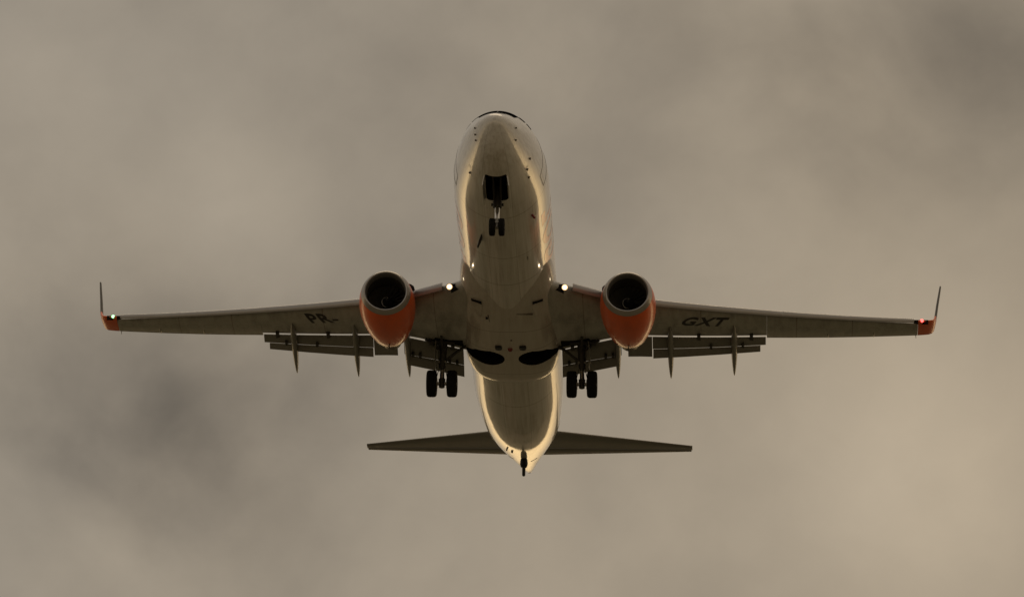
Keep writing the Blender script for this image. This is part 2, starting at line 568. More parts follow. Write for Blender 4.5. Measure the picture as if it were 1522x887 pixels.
stations = [0, .02, .05, .1, .17, .27, .4] + [.4 + .2 * i for i in range(1, 33)] + [7 + .5 * i for i in range(0, 38)] + [26 + .3 * i for i in range(40)] + [38.0]
stations = sorted(set(round(s, 3) for s in stations))
bm = bmesh.new()
loft(bm, [[fus(s, 360 * i / 96) for i in range(96)] for s in stations])
fuselage = obj('fuselage', bm, [M_FUS, M_DARK], plane)

# ---- wing-to-body fairing
AW = [(11.4, 1.35), (12.2, 1.78), (13.2, 1.90), (15, 1.965), (19.9, 1.975), (20.8, 1.90), (21.5, 1.66), (22.0, 1.30), (22.35, 0.8)]
AB = [(11.4, -1.1), (12.2, -1.52), (13.2, -1.88), (14.1, -1.985), (14.6, -2.04), (16, -2.12), (20.2, -2.14), (21.0, -2.10), (21.6, -1.97), (22.0, -1.74), (22.35, -1.35)]


def fair(s, k, n=72):
    w_, b_ = interp(AW, s), interp(AB, s)
    a = 2 * math.pi * k / n
    e = 2 / 2.9
    cx = math.copysign(abs(math.sin(a)) ** e, math.sin(a))
    cz = math.copysign(abs(math.cos(a)) ** e, math.cos(a))
    zc, top = -0.75, -0.35
    return V(w_ * cx, s, zc + (top - zc) * cz if cz > 0 else zc + (zc - b_) * cz)


bm = bmesh.new()
fs = [11.4 + .2 * i for i in range(55)] + [22.35]
loft(bm, [[fair(s, k) for k in range(72)] for s in fs])
fairing = obj('belly_fairing', bm, [M_FAIR, M_DARK], plane)


def prism(bm, pts, z0, z1, mat):
    lo = [bm.verts.new(V(x, s, z0)) for x, s in pts]
    hi = [bm.verts.new(V(x, s, z1)) for x, s in pts]
    bm.faces.new(lo).material_index = mat
    bm.faces.new(hi).material_index = mat
    m_ = len(pts)
    for i in range(m_):
        bm.faces.new((lo[i], lo[(i + 1) % m_], hi[(i + 1) % m_], hi[i])).material_index = mat


cutters = []
# nose wheel bay, slightly rounded corners
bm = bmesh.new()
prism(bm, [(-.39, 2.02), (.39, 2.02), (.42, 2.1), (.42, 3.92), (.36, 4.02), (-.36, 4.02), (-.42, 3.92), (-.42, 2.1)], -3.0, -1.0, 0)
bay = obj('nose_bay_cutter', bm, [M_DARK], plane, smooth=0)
# two main wheel wells: round hole with a slot running out to the leg
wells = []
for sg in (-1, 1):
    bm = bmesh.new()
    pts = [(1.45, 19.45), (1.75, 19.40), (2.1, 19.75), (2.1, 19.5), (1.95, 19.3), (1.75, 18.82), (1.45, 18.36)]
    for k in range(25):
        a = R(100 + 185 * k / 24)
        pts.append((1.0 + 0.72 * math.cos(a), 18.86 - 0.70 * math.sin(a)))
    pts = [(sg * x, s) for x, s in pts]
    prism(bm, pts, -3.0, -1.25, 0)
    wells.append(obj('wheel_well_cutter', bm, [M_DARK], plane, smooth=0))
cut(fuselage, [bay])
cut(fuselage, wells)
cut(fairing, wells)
for c in [bay] + wells:
    me_ = c.data
    bpy.data.objects.remove(c)
    bpy.data.meshes.remove(me_)


def patch(bm, corners, nu, nv, off, lift_edge=True, mat=0):
    """bilinear skin patch over (s, th) corners, a thin shell lifted off the fuselage"""
    (a, b, c, d) = corners
    def P(u, v, o):
        s = (a[0] * (1 - u) + b[0] * u) * (1 - v) + (d[0] * (1 - u) + c[0] * u) * v
        th = (a[1] * (1 - u) + b[1] * u) * (1 - v) + (d[1] * (1 - u) + c[1] * u) * v
        return fus(s, th, o)
    top = [[bm.verts.new(P(i / nu, j / nv, off)) for i in range(nu + 1)] for j in range(nv + 1)]
    for j in range(nv):
        for i in range(nu):
            bm.faces.new((top[j][i], top[j][i + 1], top[j + 1][i + 1], top[j + 1][i])).material_index = mat
    # skirt down to the skin
    rim = [(i, 0) for i in range(nu)] + [(nu, j) for j in range(nv)] + [(i, nv) for i in range(nu, 0, -1)] + [(0, j) for j in range(nv, 0, -1)]
    low = [bm.verts.new(P(i / nu, j / nv, -0.01)) for i, j in rim]
    m_ = len(rim)
    for k in range(m_):
        (i, j), (i2, j2) = rim[k], rim[(k + 1) % m_]
        bm.faces.new((top[j][i], low[k], low[(k + 1) % m_], top[j2][i2])).material_index = mat


# cockpit windows: three panes a side
for sg in (-1, 1):
    for cs in ([(1.58, 0.6), (1.74, 38), (2.75, 36), (2.72, 0.6)],
               [(2.62, 37), (2.95, 47), (3.5, 43), (2.95, 35)],
               [(3.10, 49), (3.55, 56), (3.9, 50), (3.6, 46)]):
        bm = bmesh.new()
        patch(bm, [(s, sg * th) for s, th in cs], 10, 8, 0.012)
        obj('cockpit_window', bm, M_GLASS, fuselage)

# forward and aft cabin doors: raised frame outlines on both sides
for sg in (-1, 1):
    for s0, s1 in ((4.55, 5.45), (30.2, 30.95)):
        bm = bmesh.new()
        t0, t1 = fus_th_for(s0, z=1.15), fus_th_for(s0, z=-0.72)
        for (sa, sb, ta, tb) in ((s0, s0 + .03, t0, t1), (s1, s1 + .03, t0, t1), (s0, s1 + .03, t0, t0 + 1), (s0, s1 + .03, t1 - 1, t1)):
            patch(bm, [(sa, sg * ta), (sb, sg * ta), (sb, sg * tb), (sa, sg * tb)], 4, 14, 0.008)
        obj('cabin_door_frame', bm, M_FLAP, fuselage)


# ---- lettering
def text_mesh(body, size, cuts=2):
    cu = bpy.data.curves.new('t', 'FONT')
    cu.body = body
    cu.size = size
    cu.resolution_u = 4
    cu.offset = 0.028 * size
    cu.space_character = 1.12
    o = bpy.data.objects.new('t', cu)
    COL.objects.link(o)
    bpy.context.view_layer.update()
    me = bpy.data.meshes.new_from_object(o.evaluated_get(bpy.context.evaluated_depsgraph_get()))
    bpy.data.objects.remove(o)
    bpy.data.curves.remove(cu)
    bm = bmesh.new()
    bm.from_mesh(me)
    bpy.data.meshes.remove(me)
    bmesh.ops.triangulate(bm, faces=bm.faces)
    for _ in range(cuts):
        longe = [e for e in bm.edges if e.calc_length() > size * 0.16]
        if longe:
            bmesh.ops.subdivide_edges(bm, edges=longe, cuts=1)
            bmesh.ops.triangulate(bm, faces=bm.faces)
    return bm


# airline titles low on the forward fuselage, wrapped round the side
for sg in (-1, 1):
    bm = text_mesh('GOL', 2.3)
    xs = [v.co.x for v in bm.verts]
    x0, x1 = min(xs), max(xs)
    for v in bm.verts:
        u, h = v.co.x, v.co.y
        s = 7.3 + (u - x0) if sg < 0 else 7.3 + (x1 - u)
        th = 122 - math.degrees(h * .8 / 1.94)
        v.co = fus(s, sg * th, 0.006)
    obj('lettering', bm, M_LORANGE, fuselage)

# ---- small things on the skin
def blade_on(s, th, length, height, rake, name, mat, thick=0.03):
    bm = bmesh.new()
    p = fus(s, th)
    nrm_ = (fus(s, th, 0.1) - p).normalized()
    ax = Vector((0, 1, 0))
    ax = (ax - nrm_ * ax.dot(nrm_)).normalized()
    side = nrm_.cross(ax)
    rings = []
    for h, c, o in ((-.03, length, 0), (height * .6, length * .8, rake * .6), (height, length * .5, rake)):
        rings.append([p + nrm_ * h + ax * (o + c * a) + side * (thick * b_) for a, b_ in
                      ((-.5, 0), (-.2, .5), (.2, .42), (.5, 0), (.2, -.42), (-.2, -.5))])
    loft(bm, rings)
    return obj(name, bm, mat, fuselage)


blade_on(7.75, fus_th_for(7.75, x=-.78), .62, .34, .28, 'blade_antenna', M_BLACK, .07)
blade_on(6.4, fus_th_for(6.4, x=1.24), .20, .16, .05, 'drain_mast', M_REDGLASS, .10)
blade_on(9.9, fus_th_for(9.9, x=.95), .5, .02, .0, 'skin_vent', M_FLAP, .05)
for s, th in ((0.90, -91), (0.92, -104), (0.97, -114.5), (0.92, 90), (1.06, 111)):
    blade_on(s, th, .10, .05, -.03, 'pitot_probe', M_EXH, .07)
for s, th in ((2.72, 109.5), (2.92, 123), (3.46, 126.5), (2.81, -131)):
    blade_on(s, th, .13, .05, .0, 'static_port', M_EXH, .09)
blade_on(30.6, 196, .5, .06, .1, 'drain_mast', M_BLACK, .08)
blade_on(30.2, 203, .25, .1, .1, 'drain_mast', M_BLACK, .06)
# seams round the tail cone
for s, a0, a1 in ((33.2, 205, 225), (33.1, 152, 166)):
    bm = bmesh.new()
    patch(bm, [(s, a0), (s + .05, a0), (s + .45, a1), (s + .40, a1)], 2, 10, 0.01)
    obj('skin_seam', bm, M_EXH, fuselage)

# fairing fittings: ram-air inlets, vents, drains, the red belly beacon
for sg in (-1, 1):
    bm = bmesh.new()
    rr = []
    for s, x0, x1, zt, zb in ((13.75, 1.02, 1.44, -1.50, -1.98), (14.0, 1.02, 1.44, -1.55, -1.96), (14.4, 1.05, 1.42, -1.62, -1.98), (15.0, 1.1, 1.38, -1.70, -1.98)):
        rr.append([V(sg * x0, s, zt), V(sg * x1, s, zt + .1), V(sg * x1, s, zb + .13), V(sg * x0, s, zb - .03)])
    loft(bm, rr)
    for f in bm.faces:
        if f.calc_center_median().y < 13.8 - S0:
            f.material_index = 1
    obj('ram_air_inlet', bm, [M_FAIR, M_DARK], fairing)
    bm = bmesh.new()
    rr = []
    for k in range(5):
        s = 17.55 + .12 * k
        hw = (.13, .15, .15, .13, .08)[k]
        rr.append([V(sg * (.49) + a * hw, s, -2.10 - (.10, .10, .09, .07, .03)[k] * c_) for a, c_ in ((-1, 0), (-.9, .7), (-.3, 1), (.3, 1), (.9, .7), (1, 0))])
    loft(bm, rr)
    obj('fuel_vent', bm, M_BLACK, fairing)
bm = bmesh.new()
lathe(bm, [(-.05, .10), (0, .10), (.05, .08), (.085, .04), (.095, 0)], V(-.02, 17.85, -2.16), Vector((0, 0, -1)), 20)
obj('belly_beacon', bm, M_REDGLASS, fairing)
for x, s, sz in ((-.86, 15.0, .05), (.05, 17.0, .04)):
    bm = bmesh.new()
    lathe(bm, [(-.05, sz), (.012, sz), (.02, sz * .7), (.022, 0)], V(x, s, interp(AB, s)), Vector((0, 0, -1)), 16)
    obj('drain_port', bm, M_BLACK, fairing)
for x0, s0, x1, s1 in ((-.80, 14.75, -.74, 15.55), (.35, 14.62, 1.0, 14.66)):
    bm = bmesh.new()
    d = Vector((x1 - x0, s1 - s0)).normalized() * .012
    prism(bm, [(x0 - d.y, s0 + d.x), (x1 - d.y, s1 + d.x), (x1 + d.y, s1 - d.x), (x0 + d.y, s0 - d.x)], interp(AB, s0) - .012, -1.9, 0)
    obj('hatch_seam', bm, M_EXH, fairing)

# tail skid with its shoe
bm = bmesh.new()
rr = []
for z, wx, ds, dl in ((-.45, .07, 0, .35), (-.72, .08, 0, .32), (-.80, .15, 0, .36), (-1.0, .17, 0, .36), (-1.12, .14, .02, .3), (-1.16, .075, .03, .2), (-1.5, .07, .06, .16), (-1.53, .05, .06, .12)):
    rr.append([V(wx * math.sin(a), 32.5 + ds + dl * .5 * math.cos(a), z) for a in [2 * math.pi * k / 16 for k in range(16)]])
loft(bm, rr)
obj('tail_skid', bm, M_BLACK, fuselage)
# auxiliary exhaust
bm = bmesh.new()
lathe(bm, [(-.05, .15), (.14, .125), (.14, .10), (-.02, .09), (-.02, 0)], V(0, 37.98, 1.06), n=24)
obj('exhaust_outlet', bm, M_WHITE, fuselage)


# ---- wings
def zw(x):
    a = abs(x)
    t_ = min(max((a - 1.88) / 15.2, 0), 1.05)
    return -1.3 + 1.6 * t_ + 0.95 * t_ * t_


LE = [(1.2, 12.4), (1.9, 12.95), (2.6, 13.62), (3.74, 14.62), (4.83, 15.40), (6.1, 16.15), (9.6, 18.08), (16.5, 21.98), (17.1, 22.32)]
TEF = [(1.2, 20.0), (1.95, 19.70), (3.8, 19.08), (4.8, 18.95), (6.7, 19.60), (10.1, 20.75), (10.4, 20.85)]
TEO = [(10.4, 21.12), (16.6, 23.60), (17.1, 23.78)]
TH = [(1.2, .95), (1.9, .90), (3.74, .66), (6.1, .46), (10.4, .33), (16.6, .17), (17.1, .14)]


def foil(n=26, te=0.10, camber=0.45):
    """closed unit section (chordwise, thickness fraction): upper from nose to tail, lower back"""
    up, lo = [], []
    for i in range(n + 1):
        c = (1 - math.cos(math.pi * i / n)) / 2
        yt = 2.96 * (0.2969 * math.sqrt(c) - 0.1260 * c - 0.3516 * c * c + 0.2843 * c ** 3 - 0.1036 * c ** 4) / 2.96 * 10 / 2
        up.append((c, max(yt * 1.1, te / 2 if i else 0)))
        lo.append((c, -max(yt * 0.9, te / 2 if i else 0)))
    return up + lo[::-1][:-1]


FOIL = foil()
FOILT = foil(te=0.04)


def wing_lower(x, s):
    le, te = lin(LE, x) + 0.38, (lin(TEF, x) if x < 10.4 else lin(TEO, x))
    c = min(max((s - le) / (te - le), 0.001), 1)
    yt = 10 / 2 * (0.2969 * math.sqrt(c) - 0.1260 * c - 0.3516 * c * c + 0.2843 * c ** 3 - 0.1036 * c ** 4)
    return zw(x) - lin(TH, x) * max(yt * 0.9, .05) * 0.95


def section(x, sg, le, te, th, z0, prof=FOIL, defl=0.0):
    c = te - le
    return [V(sg * x, le + a * c * math.cos(defl) + t_ * th * math.sin(defl), z0 + t_ * th * math.cos(defl) - a * c * math.sin(defl)) for a, t_ in prof]


def slat_section(x, sg):
    le = lin(LE, x)
    k = lin([(2.6, 1.15), (6, 1.0), (16.5, .62)], x)
    z0 = zw(x) - .02
    pts = [(.05, -.15), (.015, -.10), (-.005, -.03), (.0, .05), (.04, .12), (.13, .18), (.30, .23), (.55, .26), (.50, .20), (.30, .12), (.20, .02), (.15, -.12)]
    return [V(sg * x, le + a * k, z0 + b_ * k) for a, b_ in pts]


def te_at(x):
    return lin(TEO, x) if x > 10.4 else lin(TEF, x) + 1.0


def flap_piece(bm, sg, xs, nose_s, nose_z, chord, defl, tk=0.15):
    loft(bm, [section(x, sg, nose_s(x), nose_s(x) + chord(x), chord(x) * tk, nose_z(x), FOILT, R(defl)) for x in xs])


def spindle(bm, sg, x, s0, s1, zfun, wid, hgt, pk=0.45, n=24):
    rr = []
    for k in range(n + 1):
        u = k / n
        r = math.sin(math.pi * min(1, (u / pk) * .5 if u < pk else .5 + .5 * (u - pk) / (1 - pk))) ** 0.62
        r = max(r, .02)
        s = s0 + (s1 - s0) * u
        rr.append([V(sg * x + wid * .5 * r * math.cos(a), s, zfun(u) + hgt * .5 * r * math.sin(a)) for a in [2 * math.pi * q / 16 for q in range(16)]])
    loft(bm, rr)


def sphere(bm, c, r, sy=1.0):
    lathe(bm, [(-r * math.cos(math.pi * i / 8) * sy, r * math.sin(math.pi * i / 8)) for i in range(9)], c, n=16)


REG = {-1: 'PR-', 1: 'GXT'}
for sg in (-1, 1):
    bm = bmesh.new()
    xin = [1.2, 1.6, 1.9, 2.2, 2.6, 3.1, 3.74, 4.3, 4.8, 5.4, 6.1, 7, 8, 9, 10, 10.38]
    loft(bm, [section(x, sg, lin(LE, x) + .38, lin(TEF, x), lin(TH, x), zw(x)) for x in xin])
    xo = [10.384, 11.5, 13, 14.5, 16, 16.62]
    loft(bm, [section(x, sg, lin(LE, x) + .38, lin(TEO, x), lin(TH, x), zw(x), FOILT) for x in xo])
    wing = obj('wing', bm, M_WING, plane)
    # leading-edge slats, in four spans outboard and the krueger flap inboard
    for a, b_ in ((5.75, 8.37), (8.373, 11.02), (11.023, 13.77), (13.773, 16.45)):
        bm = bmesh.new()
        loft(bm, [slat_section(a + (b_ - a) * k / 6, sg) for k in range(7)])
        obj('slat', bm, M_SLAT, wing)
    bm = bmesh.new()
    loft(bm, [slat_section(2.62 + (4.0 - 2.62) * k / 4, sg) for k in range(5)])
    obj('krueger_flap', bm, M_SLAT, wing)
    # flaps
    n1s = lambda x: lin(TEF, x) + .08
    n1z = lambda x: zw(x) - .052
    c1o = lambda x: lin([(5.0, .72), (5.8, .70), (10.35, .46)], x)
    c1i = lambda x: lin([(1.95, .88), (4.6, 1.02)], x)
    D1, D2 = 21, 36
    bm = bmesh.new()
    flap_piece(bm, sg, [5.72, 7, 8.5, 10.34], n1s, n1z, c1o, D1)
    obj('flap', bm, M_FLAP, wing)
    bm = bmesh.new()
    flap_piece(bm, sg, [4.72, 5.2, 5.70], n1s, n1z, lambda x: 1.18, 20, .1)
    obj('flap', bm, M_FLAP, wing)
    bm = bmesh.new()
    flap_piece(bm, sg, [2.02, 3, 4.45], n1s, n1z, c1i, D1)
    obj('flap', bm, M_FLAP, wing)

    def after(c1, d):
        return (lambda x: n1s(x) + c1(x) * math.cos(R(d)) + .0, lambda x: n1z(x) - c1(x) * math.sin(R(d)) - .012)
    s2, z2 = after(c1o, D1)
    bm = bmesh.new()
    flap_piece(bm, sg, [5.74, 7, 8.5, 10.12], s2, z2, lambda x: lin([(5.75, .44), (10.1, .30)], x), D2)
    obj('aft_flap', bm, M_FLAP, wing)
    s3, z3 = after(c1i, D1)
    bm = bmesh.new()
    flap_piece(bm, sg, [2.02, 3, 4.35], s3, z3, lambda x: lin([(2, .55), (4.4, .48)], x), D2)
    obj('aft_flap', bm, M_FLAP, wing)
    # brackets across the slots
    for x, a in ((2.45, 0), (3.35, 0), (5.35, 0), (7.6, 0), (9.75, 0)):
        bm = bmesh.new()
        box(bm, V(sg * x - .07, n1s(x) - .35, zw(x) - .14), V(sg * x + .07, n1s(x) + .25, zw(x) - .03))
        obj('flap_bracket', bm, M_GEARP, wing)
    for x, fs_, fz_ in ((2.3, s3, z3), (2.6, s3, z3), (3.8, s3, z3), (4.1, s3, z3), (8.1, s2, z2), (9.4, s2, z2)):
        bm = bmesh.new()
        box(bm, V(sg * x - .05, fs_(x) - .25, fz_(x) - .06), V(sg * x + .05, fs_(x) + .16, fz_(x) + .05))
        obj('flap_bracket', bm, M_GEARP, wing)
    # flap track fairings (canoes)
    for x, s0, s1 in ((9.05, 19.0, 22.75), (6.45, 18.25, 22.2), (4.3, 17.6, 21.55)):
        z0 = zw(x)
        zt = -.78
        bm = bmesh.new()
        spindle(bm, sg, x, s0, s1, lambda u: z0 + (-.16 - .12 * u if u < .45 else -.214 + (zt + .214) * ((u - .45) / .55) ** 1.15), .27, .56)
        obj('flap_track_fairing', bm, M_FLAP, wing)
    # aileron hinge fairing and static wicks
    for x in (12.9, 14.8):
        bm = bmesh.new()
        spindle(bm, sg, x, lin(TEO, x) - .7, lin(TEO, x) - .05, lambda u: zw(x) - .05, .07, .10)
        obj('hinge_fairing', bm, M_FLAP, wing)
    for x in (16.55,):
        bm = bmesh.new()
        tube(bm, V(sg * x, lin(TEO, x) - .05, zw(x)), V(sg * (x + .02), lin(TEO, x) + .24, zw(x) - .03), .018, .008, 6)
        obj('static_wick', bm, M_BLACK, wing)
    # winglet: orange root and bend, pale blade
    bm = bmesh.new()
    WL = [(16.63, None, None, None), (16.9, None, None, None), (17.1, .02, 22.36, 1.42), (17.24, .10, 22.50, 1.34), (17.32, .24, 22.66, 1.25), (17.36, .42, 22.80, 1.16), (17.39, .65, 22.95, 1.07),
          (17.46, 1.25, 23.32, .85), (17.54, 1.85, 23.68, .66), (17.60, 2.32, 23.98, .50)]
    rings = []
    ztip = zw(17.05)
    for i, (x, dz, le, ch) in enumerate(WL):
        if dz is None:
            le0, te0 = lin(LE, x) + .10, lin(TEO, x)
            rings.append(section(x, sg, le0, te0, lin(TH, x), zw(x), FOILT))
        else:
            tilt = (.3, .75, 1.05, 1.3, 1.42, 1.45, 1.45, 1.45)[i - 2]
            th_ = (.13, .12, .11, .11, .10, .095, .085, .07)[i - 2]
            rings.append([V(sg * (x - t_ * th_ * math.sin(tilt)), le + a * ch, ztip + dz + t_ * th_ * math.cos(tilt)) for a, t_ in FOILT])
    vs_ = loft(bm, rings)
    for f in bm.faces:
        if f.calc_center_median().z > ztip + .50:
            f.material_index = 1
    obj('winglet', bm, [M_ORANGE, M_GEARP], wing)
    # navigation light in the tip nose
    bm = bmesh.new()
    xl = 16.78
    sphere(bm, V(sg * xl, lin(LE, xl) + .12, zw(xl) + .02), .07)
    obj('navigation_light', bm, M_GREEN if sg < 0 else M_RED, wing)
    bm = bmesh.new()
    box(bm, V(sg * 16.75 - .3, lin(LE, 16.75) + .20, zw(16.75) - .05), V(sg * 16.75 + .3, lin(LE, 16.75) + .34, zw(16.75) + .09))
    obj('light_housing', bm, M_DARK, wing)
    # landing lights in the wing root, each with a lamp and a dark housing
    bm = bmesh.new()
    box(bm, V(1.92 if sg > 0 else -2.26, 13.50, -1.46), V(2.26 if sg > 0 else -1.92, 13.95, -1.22))
    obj('light_housing', bm, M_DARK, wing)
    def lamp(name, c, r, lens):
        # forward-facing sealed-beam lamp: domed lens in a dark bowl, outer ring painted as its glow
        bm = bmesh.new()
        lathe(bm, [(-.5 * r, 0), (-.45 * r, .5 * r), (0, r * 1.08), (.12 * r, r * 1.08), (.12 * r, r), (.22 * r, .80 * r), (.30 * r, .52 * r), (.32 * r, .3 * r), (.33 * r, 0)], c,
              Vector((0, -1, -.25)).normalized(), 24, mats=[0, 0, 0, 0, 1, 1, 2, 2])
        obj(name, bm, [M_GEARP, M_GLOW_RING, lens], wing)
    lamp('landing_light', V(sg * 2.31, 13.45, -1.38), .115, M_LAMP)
    # registration on the underside
    bm = text_mesh(REG[sg], 1.03)
    xs = [v.co.x for v in bm.verts]
    ys = [v.co.y for v in bm.verts]
    mx_, my_ = (min(xs) + max(xs)) / 2, (min(ys) + max(ys)) / 2
    cx_, cs_ = (-7.72, 18.07) if sg < 0 else (7.85, 18.25)
    ang = math.atan(0.42) * sg
    for v in bm.verts:
        u, h = v.co.x - mx_, v.co.y - my_
        u *= 0.86
        X = cx_ + u * math.cos(ang) + h * math.sin(ang)
        S = cs_ + u * math.sin(ang) - h * math.cos(ang)
        v.co = V(X, S, wing_lower(abs(X), S) - .02)
    obj('registration', bm, M_LETTER, wing, smooth=0)

# ---- engines
for sg in (-1, 1):
    O = V(sg * 4.83, 12.92, -1.83)
    axis = Vector((0, 1, -0.0)).normalized()

    def flat(p):
        # flattened lower lip of the nacelle
        if p.z < 0:
            k = max(0, 1 - max(p.y, 0) / 3.0)
            p.z *= 1 - 0.06 * k
        return p
    bm = bmesh.new()
    outer = [(.24, .995), (.34, 1.022), (.7, 1.085), (1.2, 1.12), (1.7, 1.115), (2.3, 1.06), (2.9, .965), (3.4, .86), (3.72, .775)]
    inner = [(3.72, .755), (3.2, .80), (2.6, .84)]
    lathe(bm, outer + inner, O, axis, 64, squash=flat)
    eng = obj('engine', bm, M_ORANGE, plane)
    # bright nozzle edge
    bm = bmesh.new()
    lathe(bm, [(3.70, .782), (3.77, .770), (3.77, .752), (3.70, .756)], O, axis, 64, squash=flat, closed_prof=True)
    obj('nozzle_rim', bm, M_LIP, eng)
    bm = bmesh.new()
    lathe(bm, [(.236, .993), (.12, .955), (.04, .905), (.0, .862), (.015, .825), (.07, .795), (.17, .775), (.32, .765)], O, axis, 64, squash=flat)
    obj('inlet_lip', bm, M_LIP, eng)
    bm = bmesh.new()
    lathe(bm, [(.322, .765), (.6, .77), (1.0, .785), (1.35, .785)], O, axis, 64, squash=flat)
    obj('inlet_duct', bm, M_DUCT, eng)
    # fan blades, one mesh per rotor
    bm = bmesh.new()
    for k in range(24):
        a0 = 2 * math.pi * k / 24
        grid = []
        for j in range(5):
            r = .26 + (.775 - .26) * j / 4
            tw = R(28 + 32 * j / 4)
            row = []
            for i in range(4):
                q = -.5 + i / 3
                ch = .20 + .05 * j / 4
                da = q * ch * math.sin(tw) / r
                row.append(bm.verts.new(O + Vector((r * math.cos(a0 + da), 1.15 + q * ch * math.cos(tw), r * math.sin(a0 + da)))))
            grid.append(row)
        for j in range(4):
            for i in range(3):
                bm.faces.new((grid[j][i], grid[j][i + 1], grid[j + 1][i + 1], grid[j + 1][i]))
    lathe(bm, [(1.42, .79), (1.42, 0)], O, axis, 48)
    obj('fan', bm, M_BLADE, eng, recalc=False)
    bm = bmesh.new()
    lathe(bm, [(.72, 0), (.76, .05), (.86, .13), (1.0, .21), (1.15, .27), (1.25, .28)], O, axis, 32)
    sp_ = obj('spinner', bm, M_BLACK, eng)
    # white swirl on the spinner: a curved strip laid on the cone
    bm = bmesh.new()
    prof = [(.72, 0), (.76, .05), (.86, .13), (1.0, .21), (1.15, .27)]
    prev = None
    for k in range(31):
        u = k / 30
        a = u * 4.4 + 0.6
        y = .745 + .30 * u
        rr_ = interp([(p_[0], p_[1]) for p_ in prof], y) + .008
        wv = (.012 + .075 * math.sin(math.pi * min(1, u * 1.1)) ** .7)
        y2 = y + wv
        r2 = interp([(p_[0], p_[1]) for p_ in prof], y2) + .008
        A = bm.verts.new(O + Vector((rr_ * math.cos(a), y, rr_ * math.sin(a))))
        B = bm.verts.new(O + Vector((r2 * math.cos(a), y2, r2 * math.sin(a))))
        if prev:
            bm.faces.new((prev[0], A, B, prev[1]))
        prev = (A, B)
    obj('swirl_mark', bm, M_WHITE, eng)
    # core cowl, nozzle and plug
    bm = bmesh.new()
    lathe(bm, [(2.6, .62), (3.2, .60), (3.8, .53), (4.5, .43), (4.9, .39), (4.9, .36), (4.5, .38)], O, axis, 40)
    obj('core_cowl', bm, M_EXH, eng)
    bm = bmesh.new()
    lathe(bm, [(4.4, .28), (4.9, .25), (5.3, .14), (5.6, .04), (5.62, 0)], O, axis, 32)
    obj('exhaust_plug', bm, M_EXH, eng)
    # pylon up to the wing
    bm = bmesh.new()
    rr = []
    for z, s0, s1, wd in ((-1.0, 14.3, 18.6, .17), (-.80, 14.6, 18.9, .17), (-.55, 15.2, 18.9, .16), (-1.62, 16.2, 18.0, .17)):
        rr.append((z, [V(sg * 4.83 + wd * b_, s0 + (s1 - s0) * a, z) for a, b_ in ((0, 0), (.08, .7), (.3, 1), (.7, .85), (1, 0), (.7, -.85), (.3, -1), (.08, -.7))]))
    loft(bm, [r_[1] for r_ in sorted(rr, key=lambda q: q[0])])
    obj('pylon', bm, M_WHITE, eng)
    # vortex strake, inboard side
    bm = bmesh.new()
    a = R(38)
    dx = -sg
    rr = []
    for s, h in ((13.6, .02), (13.9, .17), (14.2, .27), (14.6, .30), (14.66, .02)):
        base = 1.05
        p0 = Vector((dx * base * math.cos(a), 0, base * math.sin(a)))
        p1 = Vector((dx * (base + h) * math.cos(a), 0, (base + h) * math.sin(a)))
        tv = Vector((-math.sin(a) * dx, 0, math.cos(a))) * .018
        o_ = V(sg * 4.83, s, -1.83)
        rr.append([o_ + p0 + tv, o_ + p1 + tv * .6, o_ + p1 - tv * .6, o_ + p0 - tv])
    loft(bm, rr)
    obj('strake', bm, M_BLACK, eng)
    # drain mast under the cowl
    bm = bmesh.new()
    loft(bm, [[V(sg * 4.83 + a_ * w_, 16.0 + b_, z) for a_, b_ in ((-1, .1), (0, 0), (1, .1), (0, .3))] for z, w_ in ((-2.7, .03), (-2.93, .02))])
    obj('drain_mast', bm, M_BLACK, eng)

# ---- tailplane
TLE = [(0.2, 33.4), (7.12, 37.55)]
TTE = [(0.2, 36.72), (7.12, 38.28)]
zs = lambda x: 1.18 + .125 * x
for sg in (-1, 1):
    bm = bmesh.new()
    INC = -0.055   # trimmed nose-down
    def tsec(x, f0, f1, prof=FOILT, tk=1.0):
        le, te = lin(TLE, x), lin(TTE, x)
        c = (te - le) * 1.0
        a, b_ = le + c * f0, le + c * f1
        th_ = lin([(0.2, .30), (7.1, .085)], x) * tk
        return [V(sg * x, a + u * (b_ - a), zs(x) + t_ * th_ + INC * (1 - (f0 + u * (f1 - f0))) * c) for u, t_ in prof]
    loft(bm, [tsec(x, 0, .715, FOIL) for x in (0.3, 1.5, 3, 4.5, 6, 6.9, 7.12)])
    st = obj('tailplane', bm, M_TAIL, plane)
    bm = bmesh.new()
    loft(bm, [tsec(x, .735, 1.0, FOILT, .4) for x in (0.6, 2, 4, 6, 7.08)])
    obj('elevator', bm, M_TAIL, st)
    bm = bmesh.new()
    loft(bm, [tsec(x, -.02, .05, FOILT, .3) for x in (1.5, 3, 4.5, 6, 6.95)])
    obj('leading_edge', bm, M_SLAT, st)

# ---- fin with rudder
bm = bmesh.new()


def fsec(z, f0, f1, tk=1.0, prof=FOILT):
    le = lin([(1.6, 31.2), (2.6, 32.6), (8.9, 36.9)], z)
    te = lin([(1.6, 36.9), (8.9, 38.9)], z)
    c = te - le
    th_ = lin([(1.6, .42), (8.9, .16)], z) * tk
    return [V(t_ * th_, le + c * f0 + u * c * (f1 - f0), z) for u, t_ in prof]


loft(bm, [fsec(z, 0, .70) for z in (1.6, 2.1, 2.6, 4.5, 6.5, 8.5, 8.9)])
fin = obj('fin', bm, M_WHITE, plane)
bm = bmesh.new()
loft(bm, [fsec(z, .71, 1.0, .4) for z in (2.2, 4.5, 6.5, 8.8)])
obj('rudder', bm, M_ORANGE, fin)


